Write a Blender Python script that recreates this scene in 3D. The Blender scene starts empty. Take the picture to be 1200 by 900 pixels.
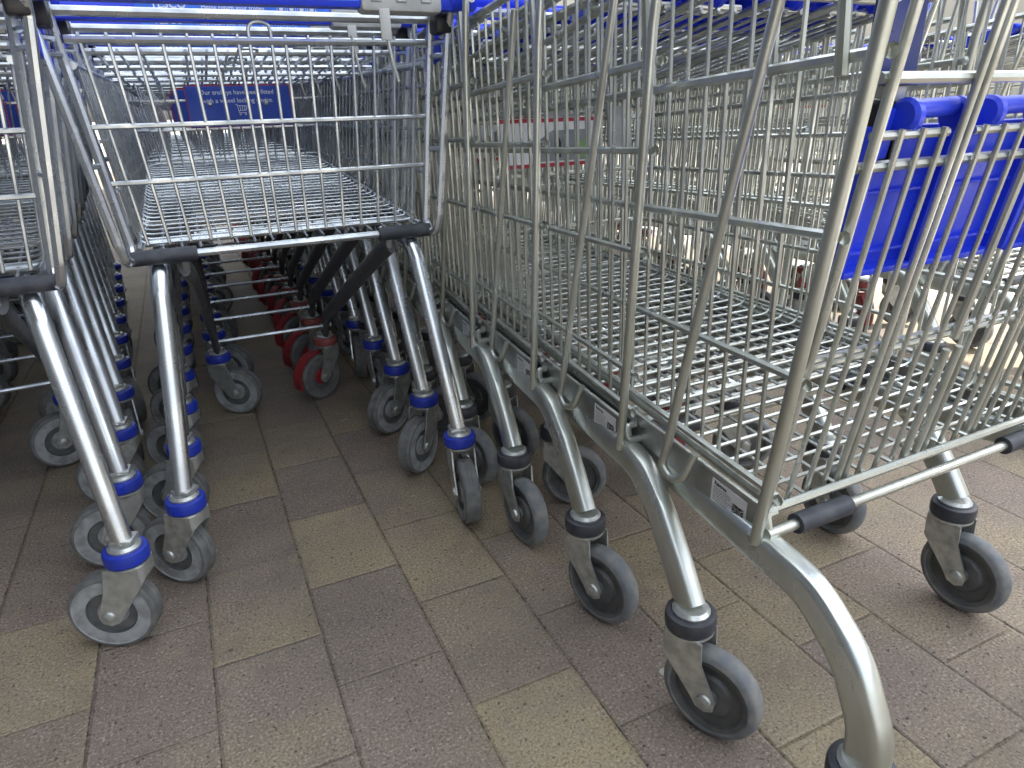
import bpy, bmesh, math, random
from mathutils import Vector, Matrix, Quaternion
random.seed(7)
sc = bpy.context.scene
COL = sc.collection
rad = math.radians

# ------------------------------------------------------------------ camera
cam_data = bpy.data.cameras.new('camera')
cam = bpy.data.objects.new('camera', cam_data); COL.objects.link(cam)
cam_data.sensor_width = 36.0
cam_data.lens = 36.0 * 798.0 / 1200.0
cam_data.clip_start = 0.02; cam_data.clip_end = 600
PITCH, ROLL, YAW = rad(22.1), rad(-1.7), rad(24.6)
fw = Vector((math.sin(YAW), math.cos(YAW), 0)); rt = Vector((math.cos(YAW), -math.sin(YAW), 0)); up = Vector((0, 0, 1))
Fv = fw * math.cos(PITCH) - up * math.sin(PITCH)
Uv = fw * math.sin(PITCH) + up * math.cos(PITCH)
R2 = rt * math.cos(ROLL) + Uv * math.sin(ROLL)
U2 = -rt * math.sin(ROLL) + Uv * math.cos(ROLL)
cm = Matrix((R2, U2, -Fv)).transposed().to_4x4()
cm.translation = Vector((0, 0, 0.73))
cam.matrix_world = cm
sc.camera = cam

# ------------------------------------------------------------------ world, sun, exposure
SUN_EL, SUN_AZ = 62.0, 95.0          # azimuth measured clockwise from +Y (towards +X)
w = bpy.data.worlds.new('World'); sc.world = w; w.use_nodes = True
nt = w.node_tree; nt.nodes.clear()
sky = nt.nodes.new('ShaderNodeTexSky'); sky.sky_type = 'NISHITA'; sky.sun_disc = False
sky.sun_elevation = rad(SUN_EL); sky.sun_rotation = rad(SUN_AZ)
sky.dust_density = 4.0; sky.ozone_density = 0.6; sky.air_density = 1.0
hs = nt.nodes.new('ShaderNodeHueSaturation'); hs.inputs['Saturation'].default_value = 0.55
bg = nt.nodes.new('ShaderNodeBackground'); bg.inputs['Strength'].default_value = 0.15
wo = nt.nodes.new('ShaderNodeOutputWorld')
nt.links.new(sky.outputs[0], hs.inputs['Color']); nt.links.new(hs.outputs[0], bg.inputs['Color']); nt.links.new(bg.outputs[0], wo.inputs['Surface'])
sl = bpy.data.lights.new('sun', 'SUN'); sl.energy = 3.0; sl.angle = rad(0.6); sl.color = (1.0, 0.955, 0.89)
so = bpy.data.objects.new('sun', sl); COL.objects.link(so)
el, az = rad(SUN_EL), rad(SUN_AZ)
sd = Vector((math.sin(az) * math.cos(el), math.cos(az) * math.cos(el), math.sin(el)))
so.rotation_euler = (-sd).to_track_quat('-Z', 'Y').to_euler()
vs = sc.view_settings
vs.view_transform = 'Standard'; vs.look = 'None'; vs.gamma = 1.0; vs.use_curve_mapping = False
vs.exposure = 1.82
sc.cycles.max_bounces = 8; sc.cycles.glossy_bounces = 4; sc.cycles.diffuse_bounces = 4; sc.cycles.transmission_bounces = 4
sc.cycles.sample_clamp_indirect = 6.0
sc.cycles.use_denoising = True

# ------------------------------------------------------------------ materials
def new_mat(name):
    m = bpy.data.materials.new(name); m.use_nodes = True
    n = m.node_tree; b = n.nodes['Principled BSDF']
    return m, n, b
def N(n, t, **k):
    x = n.nodes.new(t)
    for a, v in k.items(): setattr(x, a, v)
    return x
def mat(name, col, rough=0.5, metal=0.0, col2=None, scale=30.0, rvar=0.12, bump=0.0, bscale=200.0, stretch=None, spec=0.5, det=4.0, lo=0.38, hi=0.66):
    """procedural surface: two colours mixed by noise, roughness broken up, optional bump"""
    m, n, b = new_mat(name)
    tc = N(n, 'ShaderNodeTexCoord')
    mp = N(n, 'ShaderNodeMapping')
    if stretch: mp.inputs['Scale'].default_value = stretch
    oi = N(n, 'ShaderNodeObjectInfo')
    ad = N(n, 'ShaderNodeVectorMath', operation='ADD')
    n.links.new(tc.outputs['Object'], ad.inputs[0]); n.links.new(oi.outputs['Random'], ad.inputs[1])
    n.links.new(ad.outputs[0], mp.inputs[0])
    nz = N(n, 'ShaderNodeTexNoise'); nz.inputs['Scale'].default_value = scale; nz.inputs['Detail'].default_value = det
    n.links.new(mp.outputs[0], nz.inputs['Vector'])
    cr = N(n, 'ShaderNodeMapRange'); cr.inputs['From Min'].default_value = lo; cr.inputs['From Max'].default_value = hi
    n.links.new(nz.outputs['Fac'], cr.inputs['Value'])
    mx = N(n, 'ShaderNodeMix', data_type='RGBA')
    c2 = col2 or tuple(c * 0.75 for c in col)
    mx.inputs['A'].default_value = (*col, 1); mx.inputs['B'].default_value = (*c2, 1)
    n.links.new(cr.outputs[0], mx.inputs['Factor']); n.links.new(mx.outputs['Result'], b.inputs['Base Color'])
    rr = N(n, 'ShaderNodeMapRange'); rr.inputs['To Min'].default_value = max(0.03, rough - rvar); rr.inputs['To Max'].default_value = min(1, rough + rvar)
    rr.inputs['From Min'].default_value = 0.3; rr.inputs['From Max'].default_value = 0.7
    n.links.new(nz.outputs['Fac'], rr.inputs['Value']); n.links.new(rr.outputs[0], b.inputs['Roughness'])
    b.inputs['Metallic'].default_value = metal
    b.inputs['Specular IOR Level'].default_value = spec
    if bump:
        nb = N(n, 'ShaderNodeTexNoise'); nb.inputs['Scale'].default_value = bscale; nb.inputs['Detail'].default_value = 3
        n.links.new(tc.outputs['Object'], nb.inputs['Vector'])
        bp = N(n, 'ShaderNodeBump'); bp.inputs['Strength'].default_value = bump; bp.inputs['Distance'].default_value = 0.001
        n.links.new(nb.outputs['Fac'], bp.inputs['Height']); n.links.new(bp.outputs[0], b.inputs['Normal'])
    return m
M = {}
M['wire_a'] = mat('bright_zinc_wire', (0.60, 0.63, 0.65), 0.32, 0.88, (0.42, 0.45, 0.47), 25)
M['tube_a'] = mat('bright_zinc_tube', (0.72, 0.76, 0.79), 0.28, 0.97, (0.60, 0.63, 0.67), 14, 0.07)
M['wire_b'] = mat('galvanised_wire', (0.64, 0.665, 0.63), 0.34, 0.86, (0.46, 0.47, 0.42), 22)
M['tube_b'] = mat('passivated_zinc_tube', (0.66, 0.70, 0.68), 0.34, 0.90, (0.50, 0.51, 0.44), 12, 0.12, stretch=(1, 1, 0.5))
M['plate_b'] = mat('zinc_plate', (0.50, 0.52, 0.52), 0.42, 0.9, (0.27, 0.28, 0.26), 16, 0.12)
M['fork'] = mat('galvanised_fork', (0.62, 0.64, 0.62), 0.42, 0.8, (0.42, 0.43, 0.41), 60, 0.14, 0.25, 300)
M['dark_tube'] = mat('dark_coated_tube', (0.055, 0.058, 0.065), 0.5, 0.1, (0.09, 0.09, 0.095), 40)
M['rubber_dark'] = mat('dark_rubber_sleeve', (0.028, 0.032, 0.045), 0.5, 0.0, (0.09, 0.095, 0.105), 38, 0.1, lo=0.45, hi=0.75)
M['tyre_a'] = mat('grey_tyre', (0.105, 0.11, 0.11), 0.68, 0.0, (0.17, 0.165, 0.155), 60, 0.1, 0.3, 400)
M['face_a'] = mat('light_grey_wheel_face', (0.34, 0.35, 0.35), 0.55, 0.0, (0.20, 0.20, 0.195), 50, 0.1)
M['hub_a'] = mat('dark_grey_hub', (0.085, 0.09, 0.09), 0.5, 0.0, (0.13, 0.13, 0.125), 50)
M['tyre_b'] = mat('blue_grey_tyre', (0.135, 0.15, 0.165), 0.7, 0.0, (0.23, 0.225, 0.21), 50, 0.1, 0.3, 400)
M['hub_b'] = mat('slate_hub', (0.075, 0.08, 0.082), 0.45, 0.0, (0.12, 0.12, 0.115), 50)
M['blue_ring'] = mat('blue_plastic_collar', (0.012, 0.035, 0.42), 0.38, 0.0, (0.02, 0.04, 0.30), 60)
M['dark_ring'] = mat('slate_plastic_collar', (0.03, 0.033, 0.045), 0.42, 0.0, (0.055, 0.057, 0.065), 60)
M['pink_ring'] = mat('faded_red_collar', (0.34, 0.09, 0.085), 0.5, 0.0, (0.24, 0.05, 0.05), 60)
M['red'] = mat('red_plastic', (0.30, 0.022, 0.028), 0.55, 0.0, (0.20, 0.02, 0.022), 50)
M['blue'] = mat('blue_plastic', (0.022, 0.06, 0.78), 0.36, 0.0, (0.02, 0.05, 0.66), 18)
M['blue_dark'] = mat('navy_plastic', (0.012, 0.03, 0.20), 0.33, 0.0, (0.012, 0.03, 0.15), 18)
M['label_blue'] = mat('printed_blue', (0.025, 0.17, 0.80), 0.35, 0.0, (0.022, 0.14, 0.70), 18)
M['sign_blue'] = mat('sign_blue', (0.014, 0.065, 0.40), 0.45, 0.0, (0.014, 0.055, 0.34), 18)
M['white'] = mat('white_print', (0.78, 0.79, 0.79), 0.45, 0.0, (0.70, 0.71, 0.71), 18)
M['grey_print'] = mat('grey_print', (0.26, 0.28, 0.30), 0.5)
M['black'] = mat('black_plastic', (0.015, 0.015, 0.017), 0.4)
M['red_print'] = mat('red_print', (0.50, 0.03, 0.05), 0.5)
M['green_print'] = mat('green_print', (0.22, 0.42, 0.15), 0.5)
M['clip_grey'] = mat('grey_plastic_clip', (0.50, 0.51, 0.49), 0.5, 0.0, (0.38, 0.39, 0.37), 30)
M['gum'] = mat('gum', (0.50, 0.49, 0.42), 0.8, 0.0, (0.36, 0.35, 0.30), 200, 0.1, 0.6, 300)
M['straw'] = mat('dry_straw', (0.5, 0.45, 0.32), 0.8)
M['grit'] = mat('grit', (0.05, 0.045, 0.04), 0.9)

# paving
def paving_mat():
    m, n, b = new_mat('clay_paving')
    uv = N(n, 'ShaderNodeUVMap'); uv.uv_map = 'edge'
    at = N(n, 'ShaderNodeVertexColor'); at.layer_name = 'tone'
    geo = N(n, 'ShaderNodeNewGeometry')
    pos = geo.outputs['Position']
    def noise(s, d=3, r=0.55):
        x = N(n, 'ShaderNodeTexNoise'); x.inputs['Scale'].default_value = s; x.inputs['Detail'].default_value = d; x.inputs['Roughness'].default_value = r
        n.links.new(pos, x.inputs['Vector']); return x
    def rng(src, a, b_, c=0, d=1):
        x = N(n, 'ShaderNodeMapRange'); x.inputs[1].default_value = a; x.inputs[2].default_value = b_; x.inputs[3].default_value = c; x.inputs[4].default_value = d
        n.links.new(src, x.inputs[0]); return x.outputs[0]
    def mix(f, a, b_, mode='MIX'):
        x = N(n, 'ShaderNodeMix', data_type='RGBA', blend_type=mode)
        for i, v in (('Factor', f), ('A', a), ('B', b_)):
            if isinstance(v, (int, float)): x.inputs[i].default_value = v
            elif isinstance(v, tuple): x.inputs[i].default_value = (*v, 1)
            else: n.links.new(v, x.inputs[i])
        return x.outputs['Result']
    sep = N(n, 'ShaderNodeSeparateColor'); n.links.new(at.outputs['Color'], sep.inputs[0])
    big = noise(5.5, 3)
    # tone: R decides purple <-> ochre, with cloudy gradient within each paver
    t1 = N(n, 'ShaderNodeMath', operation='ADD'); n.links.new(sep.outputs[0], t1.inputs[0]); n.links.new(rng(big.outputs['Fac'], 0.3, 0.7, -0.45, 0.45), t1.inputs[1])
    cl = N(n, 'ShaderNodeClamp'); n.links.new(t1.outputs[0], cl.inputs[0])
    base = mix(cl.outputs[0], (0.212, 0.166, 0.136), (0.282, 0.228, 0.136))
    # G: brightness
    br = N(n, 'ShaderNodeMapRange'); br.inputs[3].default_value = 0.75; br.inputs[4].default_value = 1.18; n.links.new(sep.outputs[1], br.inputs[0])
    vb = N(n, 'ShaderNodeVectorMath', operation='SCALE'); n.links.new(base, vb.inputs[0]); n.links.new(br.outputs[0], vb.inputs['Scale'])
    c = vb.outputs[0]
    mid = noise(46, 5, 0.7)
    c = mix(rng(mid.outputs['Fac'], 0.42, 0.68, 0, 0.38), c, (0.29, 0.25, 0.20))
    pk = noise(21, 4, 0.7); c = mix(rng(pk.outputs['Fac'], 0.52, 0.70, 0, 0.28), c, (0.20, 0.135, 0.12))
    fine = noise(260, 3, 0.7)
    c = mix(rng(fine.outputs['Fac'], 0.33, 0.48, 0.80, 0), c, (0.055, 0.045, 0.040))
    c = mix(rng(fine.outputs['Fac'], 0.55, 0.68, 0, 0.75), c, (0.50, 0.44, 0.36))
    fr = noise(480, 2, 0.6)
    c = mix(rng(fr.outputs['Fac'], 0.60, 0.70, 0, 0.55), c, (0.36, 0.22, 0.15))
    # dark grit inclusions and pale flecks
    def specks(scale, thr, seed):
        v = N(n, 'ShaderNodeTexVoronoi'); v.inputs['Scale'].default_value = scale; v.inputs['Randomness'].default_value = 1
        mp = N(n, 'ShaderNodeMapping'); mp.inputs['Location'].default_value = (seed, seed * 2, 0); n.links.new(pos, mp.inputs[0])
        ds = noise(120, 2); dm = N(n, 'ShaderNodeVectorMath', operation='SCALE'); dm.inputs['Scale'].default_value = 0.011
        n.links.new(ds.outputs['Color'], dm.inputs[0]); aa = N(n, 'ShaderNodeVectorMath', operation='ADD')
        n.links.new(mp.outputs[0], aa.inputs[0]); n.links.new(dm.outputs[0], aa.inputs[1]); n.links.new(aa.outputs[0], v.inputs['Vector'])
        rs = N(n, 'ShaderNodeSeparateColor'); n.links.new(v.outputs['Color'], rs.inputs[0])
        tz = N(n, 'ShaderNodeMath', operation='MULTIPLY'); n.links.new(rng(rs.outputs[0], 0.70, 1.0, 0, 1), tz.inputs[0]); tz.inputs[1].default_value = thr
        lt = N(n, 'ShaderNodeMath', operation='LESS_THAN'); n.links.new(v.outputs['Distance'], lt.inputs[0]); n.links.new(tz.outputs[0], lt.inputs[1])
        return lt.outputs[0]
    d1 = specks(85, 0.22, 3.1); d2 = specks(150, 0.30, 9.4); p1 = specks(115, 0.24, 17.7)
    f1 = N(n, 'ShaderNodeMath', operation='MAXIMUM'); n.links.new(d1, f1.inputs[0]); n.links.new(d2, f1.inputs[1])
    f1b = N(n, 'ShaderNodeMath', operation='MULTIPLY'); n.links.new(f1.outputs[0], f1b.inputs[0]); f1b.inputs[1].default_value = 0.8
    c = mix(f1b.outputs[0], c, (0.028, 0.026, 0.028))
    p1b = N(n, 'ShaderNodeMath', operation='MULTIPLY'); n.links.new(p1, p1b.inputs[0]); p1b.inputs[1].default_value = 0.7
    c = mix(p1b.outputs[0], c, (0.42, 0.38, 0.31))
    # worn grime in wide patches
    gr = noise(1.6, 4); c = mix(rng(gr.outputs['Fac'], 0.45, 0.70, 0, 0.45), c, (0.085, 0.076, 0.066))
    g2 = noise(7.5, 5, 0.75); c = mix(rng(g2.outputs['Fac'], 0.50, 0.70, 0, 0.40), c, (0.105, 0.088, 0.078)); g3 = noise(4.1, 5, 0.7); c = mix(rng(g3.outputs['Fac'], 0.52, 0.72, 0, 0.40), c, (0.27, 0.235, 0.18))
    # joint from metric edge coordinates
    su = N(n, 'ShaderNodeSeparateXYZ'); n.links.new(uv.outputs[0], su.inputs[0])
    jn = noise(55, 3, 0.7)
    def edge(sock, L):
        a = N(n, 'ShaderNodeMath', operation='SUBTRACT'); a.inputs[0].default_value = L; n.links.new(sock, a.inputs[1])
        mn = N(n, 'ShaderNodeMath', operation='MINIMUM'); n.links.new(sock, mn.inputs[0]); n.links.new(a.outputs[0], mn.inputs[1]); return mn.outputs[0]
    ex = edge(su.outputs[0], 0.153); ey = edge(su.outputs[1], 0.2265)
    jx = N(n, 'ShaderNodeMath', operation='ADD'); n.links.new(ex, jx.inputs[0]); n.links.new(rng(jn.outputs['Fac'], 0.3, 0.7, -0.0006, 0.0013), jx.inputs[1])
    jst = N(n, 'ShaderNodeMapRange'); jst.inputs[1].default_value = 0.0; jst.inputs[2].default_value = 1.0; jst.inputs[3].default_value = 0.0023; jst.inputs[4].default_value = 0.0; n.links.new(sep.outputs[2], jst.inputs[0])
    eys = N(n, 'ShaderNodeMath', operation='ADD'); n.links.new(ey, eys.inputs[0]); n.links.new(jst.outputs[0], eys.inputs[1]); ey = eys.outputs[0]
    jy = N(n, 'ShaderNodeMath', operation='ADD'); n.links.new(ey, jy.inputs[0]); n.links.new(rng(jn.outputs['Fac'], 0.3, 0.7, -0.0001, 0.0016), jy.inputs[1])
    jm = N(n, 'ShaderNodeMath', operation='MINIMUM'); n.links.new(jx.outputs[0], jm.inputs[0]); n.links.new(jy.outputs[0], jm.inputs[1])
    jf = rng(jm.outputs[0], 0.0005, 0.0017, 1, 0)
    jd = noise(90, 2); jcol = mix(rng(jd.outputs['Fac'], 0.42, 0.60, 0, 1), (0.03, 0.026, 0.022), (0.15, 0.12, 0.08))
    c = mix(jf, c, jcol)
    n.links.new(c, b.inputs['Base Color'])
    b.inputs['Specular IOR Level'].default_value = 0.35
    rr = rng(mid.outputs['Fac'], 0.3, 0.7, 0.62, 0.85); n.links.new(rr, b.inputs['Roughness'])
    # bump: grains, pits, soft edges
    h1 = N(n, 'ShaderNodeMath', operation='MULTIPLY'); n.links.new(fine.outputs['Fac'], h1.inputs[0]); h1.inputs[1].default_value = 0.0013
    h2 = N(n, 'ShaderNodeMath', operation='MULTIPLY'); n.links.new(mid.outputs['Fac'], h2.inputs[0]); h2.inputs[1].default_value = 0.003
    h3 = rng(jm.outputs[0], 0.0, 0.005, -0.0045, 0)
    s1 = N(n, 'ShaderNodeMath', operation='ADD'); n.links.new(h1.outputs[0], s1.inputs[0]); n.links.new(h2.outputs[0], s1.inputs[1])
    s2 = N(n, 'ShaderNodeMath', operation='ADD'); n.links.new(s1.outputs[0], s2.inputs[0]); n.links.new(h3, s2.inputs[1])
    bp = N(n, 'ShaderNodeBump'); bp.inputs['Strength'].default_value = 0.75; bp.inputs['Distance'].default_value = 1.0
    n.links.new(s2.outputs[0], bp.inputs['Height']); n.links.new(bp.outputs[0], b.inputs['Normal'])
    return m
M['paving'] = paving_mat()
M['concrete'] = mat('pale_concrete', (0.42, 0.395, 0.34), 0.85, 0.0, (0.33, 0.31, 0.265), 3, 0.05, 0.4, 120)
M['kerb'] = mat('kerb_concrete', (0.36, 0.35, 0.32), 0.85, 0.0, (0.26, 0.25, 0.23), 8, 0.05, 0.4, 120)
M['render_wall'] = mat('cream_rendered_wall', (0.48, 0.45, 0.38), 0.85, 0.0, (0.40, 0.38, 0.32), 1.5, 0.05)
M['unseen_shop_wall'] = mat('grey_cladding', (0.11, 0.115, 0.12), 0.6, 0.0, (0.085, 0.09, 0.095), 4, 0.1)
M['steel_post'] = mat('grey_painted_steel', (0.30, 0.31, 0.32), 0.5, 0.3)
def roof_mat():
    m, n, b = new_mat('translucent_roof_sheet')
    t = N(n, 'ShaderNodeBsdfTranslucent'); t.inputs['Color'].default_value = (0.60, 0.67, 0.74, 1)
    d = N(n, 'ShaderNodeBsdfDiffuse'); d.inputs['Color'].default_value = (0.50, 0.52, 0.54, 1)
    mx = N(n, 'ShaderNodeMixShader')
    tc = N(n, 'ShaderNodeTexCoord'); nz = N(n, 'ShaderNodeTexNoise'); nz.inputs['Scale'].default_value = 1.2
    n.links.new(tc.outputs['Object'], nz.inputs['Vector'])
    rg = N(n, 'ShaderNodeMapRange'); rg.inputs[1].default_value = 0.3; rg.inputs[2].default_value = 0.7; rg.inputs[3].default_value = 0.25; rg.inputs[4].default_value = 0.45
    n.links.new(nz.outputs['Fac'], rg.inputs[0]); n.links.new(rg.outputs[0], mx.inputs[0])
    n.links.new(t.outputs[0], mx.inputs[1]); n.links.new(d.outputs[0], mx.inputs[2])
    n.links.new(mx.outputs[0], n.nodes['Material Output'].inputs['Surface'])
    return m
M['roof'] = roof_mat()

# ------------------------------------------------------------------ mesh helpers
class MB:
    def __init__(self): self.bm = bmesh.new(); self.mats = []; self.uv = None
    def mi(self, name):
        if name not in self.mats: self.mats.append(name)
        return self.mats.index(name)
    def build(self, name, parent=None, loc=None, rot=None, smooth=40):
        me = bpy.data.meshes.new(name)
        self.bm.normal_update()
        self.bm.to_mesh(me); self.bm.free()
        for k in self.mats: me.materials.append(M[k])
        if smooth:
            me.polygons.foreach_set('use_smooth', [True] * len(me.polygons))
            try: me.set_sharp_from_angle(angle=rad(smooth))
            except Exception: pass
        o = bpy.data.objects.new(name, me); COL.objects.link(o)
        if parent: o.parent = parent
        if loc: o.location = loc
        if rot: o.rotation_euler = rot
        return o

def fillet(pts, r, seg=4):
    pts = [Vector(p) for p in pts]; out = [pts[0]]
    for i in range(1, len(pts) - 1):
        a, b, c = pts[i - 1], pts[i], pts[i + 1]
        u, v = (a - b), (c - b); lu, lv = u.length, v.length
        if lu < 1e-6 or lv < 1e-6: continue
        u.normalize(); v.normalize()
        ang = u.angle(v)
        if ang > math.pi - 0.02: out.append(b); continue
        d = min(r / math.tan(ang / 2), lu * 0.48, lv * 0.48)
        p0, p1 = b + u * d, b + v * d
        for k in range(seg + 1):
            t = k / seg
            out.append((1 - t) ** 2 * p0 + 2 * t * (1 - t) * b + t * t * p1)
    out.append(pts[-1]); return out

def spow(v, e): return math.copysign(abs(v) ** e, v) if abs(v) > 1e-9 else 0.0
def tube(mb, pts, r, m, n=6, ry=None, upv=None, cap=True, closed=False, sq=1.0):
    """sweep a circle (or ellipse r x ry; ry measured along upv) along pts"""
    pts = [Vector(p) for p in pts]; ry = ry or r; mi = mb.mi(m); bm = mb.bm
    L = len(pts); T = []
    for i in range(L):
        if closed: d = pts[(i + 1) % L] - pts[i - 1]
        elif i == 0: d = pts[1] - pts[0]
        elif i == L - 1: d = pts[-1] - pts[-2]
        else: d = (pts[i + 1] - pts[i]).normalized() + (pts[i] - pts[i - 1]).normalized()
        T.append(d.normalized())
    if upv is None:
        a = Vector((0, 0, 1)) if abs(T[0].z) < 0.9 else Vector((1, 0, 0))
        nv = (a - T[0] * a.dot(T[0])).normalized()
    rings = []
    for i in range(L):
        if upv is not None:
            a = Vector(upv); nv = (a - T[i] * a.dot(T[i])).normalized()
        elif i > 0:
            q = T[i - 1].rotation_difference(T[i]); nv = q @ nv; nv = (nv - T[i] * nv.dot(T[i])).normalized()
        bv = T[i].cross(nv)
        rings.append([bm.verts.new(pts[i] + nv * (ry * spow(math.cos(2 * math.pi * k / n), sq)) + bv * (r * spow(math.sin(2 * math.pi * k / n), sq))) for k in range(n)])
    for i in range(L if closed else L - 1):
        A, B = rings[i], rings[(i + 1) % L]
        for k in range(n):
            f = bm.faces.new((A[k], A[(k + 1) % n], B[(k + 1) % n], B[k])); f.material_index = mi
    if cap and not closed:
        f = bm.faces.new(rings[0][::-1]); f.material_index = mi
        f = bm.faces.new(rings[-1]); f.material_index = mi

def box(mb, c, s, m, mtx=None, bev=0.0):
    mi = mb.mi(m); bm = mb.bm
    g = bmesh.ops.create_cube(bm, size=1.0, matrix=Matrix.Diagonal((s[0], s[1], s[2], 1)))
    vs_ = g['verts']
    if bev:
        es = list({e for v in vs_ for e in v.link_edges})
        r = bmesh.ops.bevel(bm, geom=es, offset=bev, segments=2, affect='EDGES', profile=0.5)
        vs_ = list({v for f in r['faces'] for v in f.verts} | {v for v in vs_ if v.is_valid})
        vs_ = list({v for v in vs_ for _ in (0,)})
    T = (mtx or Matrix.Identity(4)) @ Matrix.Translation(c) if mtx else Matrix.Translation(c)
    fs = {f for v in vs_ for f in v.link_faces}
    vs2 = {v for f in fs for v in f.verts}
    for v in vs2: v.co = T @ v.co
    for f in fs: f.material_index = mi

def prism(mb, poly, axis_f, d0, d1, m):
    """poly: 2D outline; axis_f(u, v, d) -> Vector; extruded from d0 to d1"""
    mi = mb.mi(m); bm = mb.bm
    A = [bm.verts.new(axis_f(u, v, d0)) for u, v in poly]; B = [bm.verts.new(axis_f(u, v, d1)) for u, v in poly]
    n = len(poly)
    for fvs in [A[::-1], B] + [(A[k], A[(k + 1) % n], B[(k + 1) % n], B[k]) for k in range(n)]:
        f = bm.faces.new(fvs); f.material_index = mi

def lathe(mb, prof, m_list, mtx=None, n=28):
    """prof: list of (radius, axial); revolve about local X axis; m_list: material per segment"""
    bm = mb.bm; mtx = mtx or Matrix.Identity(4); rings = []
    for (r, a) in prof:
        if r < 1e-6: rings.append([bm.verts.new(mtx @ Vector((a, 0, 0)))])
        else: rings.append([bm.verts.new(mtx @ Vector((a, r * math.cos(2 * math.pi * k / n), r * math.sin(2 * math.pi * k / n)))) for k in range(n)])
    for i in range(len(prof) - 1):
        A, B = rings[i], rings[i + 1]; mi = mb.mi(m_list[i] if isinstance(m_list, list) else m_list)
        for k in range(n):
            a0, a1 = A[k % len(A)], A[(k + 1) % len(A)]; b0, b1 = B[k % len(B)], B[(k + 1) % len(B)]
            vsq = []
            for v in (a0, a1, b1, b0):
                if v not in vsq: vsq.append(v)
            if len(vsq) > 2:
                f = bm.faces.new(vsq); f.material_index = mi

ZL = Matrix(((0, 0, 1, 0), (0, 1, 0, 0), (-1, 0, 0, 0), (0, 0, 0, 1))).inverted()   # lathe axis X -> Z

def text(mb, s, size, mtx, m, align='CENTER', bold=0.0):
    """flat lettering as mesh faces placed by mtx (text plane = local XY)"""
    cu = bpy.data.curves.new('t', 'FONT'); cu.body = s; cu.size = size; cu.align_x = align; cu.align_y = 'CENTER'
    cu.resolution_u = 2; cu.offset = bold * size
    o = bpy.data.objects.new('t', cu); COL.objects.link(o)
    dg = bpy.context.evaluated_depsgraph_get(); dg.update()
    me = o.evaluated_get(dg).to_mesh()
    mi = mb.mi(m); bm = mb.bm
    vs_ = [bm.verts.new(mtx @ v.co) for v in me.vertices]
    for p in me.polygons:
        try:
            f = bm.faces.new([vs_[i] for i in p.vertices]); f.material_index = mi
        except ValueError: pass
    o.to_mesh_clear(); bpy.data.objects.remove(o); bpy.data.curves.remove(cu)

def flat(mb, pts, mtx, m):
    mi = mb.mi(m); f = mb.bm.faces.new([mb.bm.verts.new(mtx @ Vector((p[0], p[1], 0))) for p in pts]); f.material_index = mi
def ringflat(mb, r, wd, c, mtx, m, n=20):
    mi = mb.mi(m)
    A = [mb.bm.verts.new(mtx @ Vector((c[0] + r * math.cos(2 * math.pi * k / n), c[1] + r * math.sin(2 * math.pi * k / n), 0))) for k in range(n)]
    B = [mb.bm.verts.new(mtx @ Vector((c[0] + (r - wd) * math.cos(2 * math.pi * k / n), c[1] + (r - wd) * math.sin(2 * math.pi * k / n), 0))) for k in range(n)]
    for k in range(n):
        f = mb.bm.faces.new((A[k], A[(k + 1) % n], B[(k + 1) % n], B[k])); f.material_index = mi

def empty(name, loc, rz=0.0):
    o = bpy.data.objects.new(name, None); COL.objects.link(o); o.location = loc; o.rotation_euler = (0, 0, rz)
    o.empty_display_size = 0.1; return o
def copy_tree(o, parent=None):
    c = o.copy(); COL.objects.link(c); c.parent = parent
    for ch in list(o.children): copy_tree(ch, c)
    return c
def tag(o, label=None, cat=None, group=None, kind=None):
    for k, v in (('label', label), ('category', cat), ('group', group), ('kind', kind)):
        if v: o[k] = v
    return o

# ------------------------------------------------------------------ casters
RW = 0.0625
def wheel_a(parent, loc, red=False):
    mb = MB(); h = 0.0145; f = 'face_a' if not red else 'tyre_a'; hb = 'hub_a'
    half = [(0.0595, h), (0.0555, h + 0.0008), (0.054, h - 0.0005), (0.036, h - 0.0005), (0.0345, h - 0.006), (0.022, h - 0.007), (0.020, h - 0.001), (0.009, h), (0.0, h)]
    ms = ['tyre_a', f, f, hb, hb, f if not red else 'red', f if not red else 'red', hb if not red else 'red']
    crown = [(0.0595, -h), (0.0618, -h + 0.003), (0.0618, -0.0035), (0.0605, -0.002), (0.0605, 0.002), (0.0618, 0.0035), (0.0618, h - 0.003), (0.0595, h)]
    prof = [(r, -a) for r, a in half[::-1]][:-1] + crown + half[1:]
    mats = ms[::-1] + ['tyre_a'] * 7 + ms
    lathe(mb, prof, mats, n=36)
    return mb.build('wheel', parent, loc, smooth=35)
def wheel_b(parent, loc, red=False):
    mb = MB(); h = 0.0135; hb = 'hub_b' if not red else 'red'
    half = [(0.052, h + 0.001), (0.050, h), (0.044, h - 0.001), (0.0425, h - 0.006), (0.030, h - 0.007), (0.027, h - 0.002), (0.013, h - 0.001), (0.012, h + 0.002), (0.0, h + 0.002)]
    ms = [hb, hb, 'hub_b', 'hub_b', hb, hb, hb, 'fork']
    ms = ['tyre_b'] + ms[1:]
    crown = [(0.052, -h - 0.001), (0.0575, -h + 0.0005), (0.0607, -0.0095), (0.0623, -0.004), (0.0625, 0), (0.0623, 0.004), (0.0607, 0.0095), (0.0575, h - 0.0005), (0.052, h + 0.001)]
    prof = [(r, -a) for r, a in half[::-1]][:-1] + crown + half[1:]
    lathe(mb, prof, ms[::-1] + ['tyre_b'] * 8 + ms, n=40)
    return mb.build('wheel', parent, loc, smooth=35)

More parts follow.
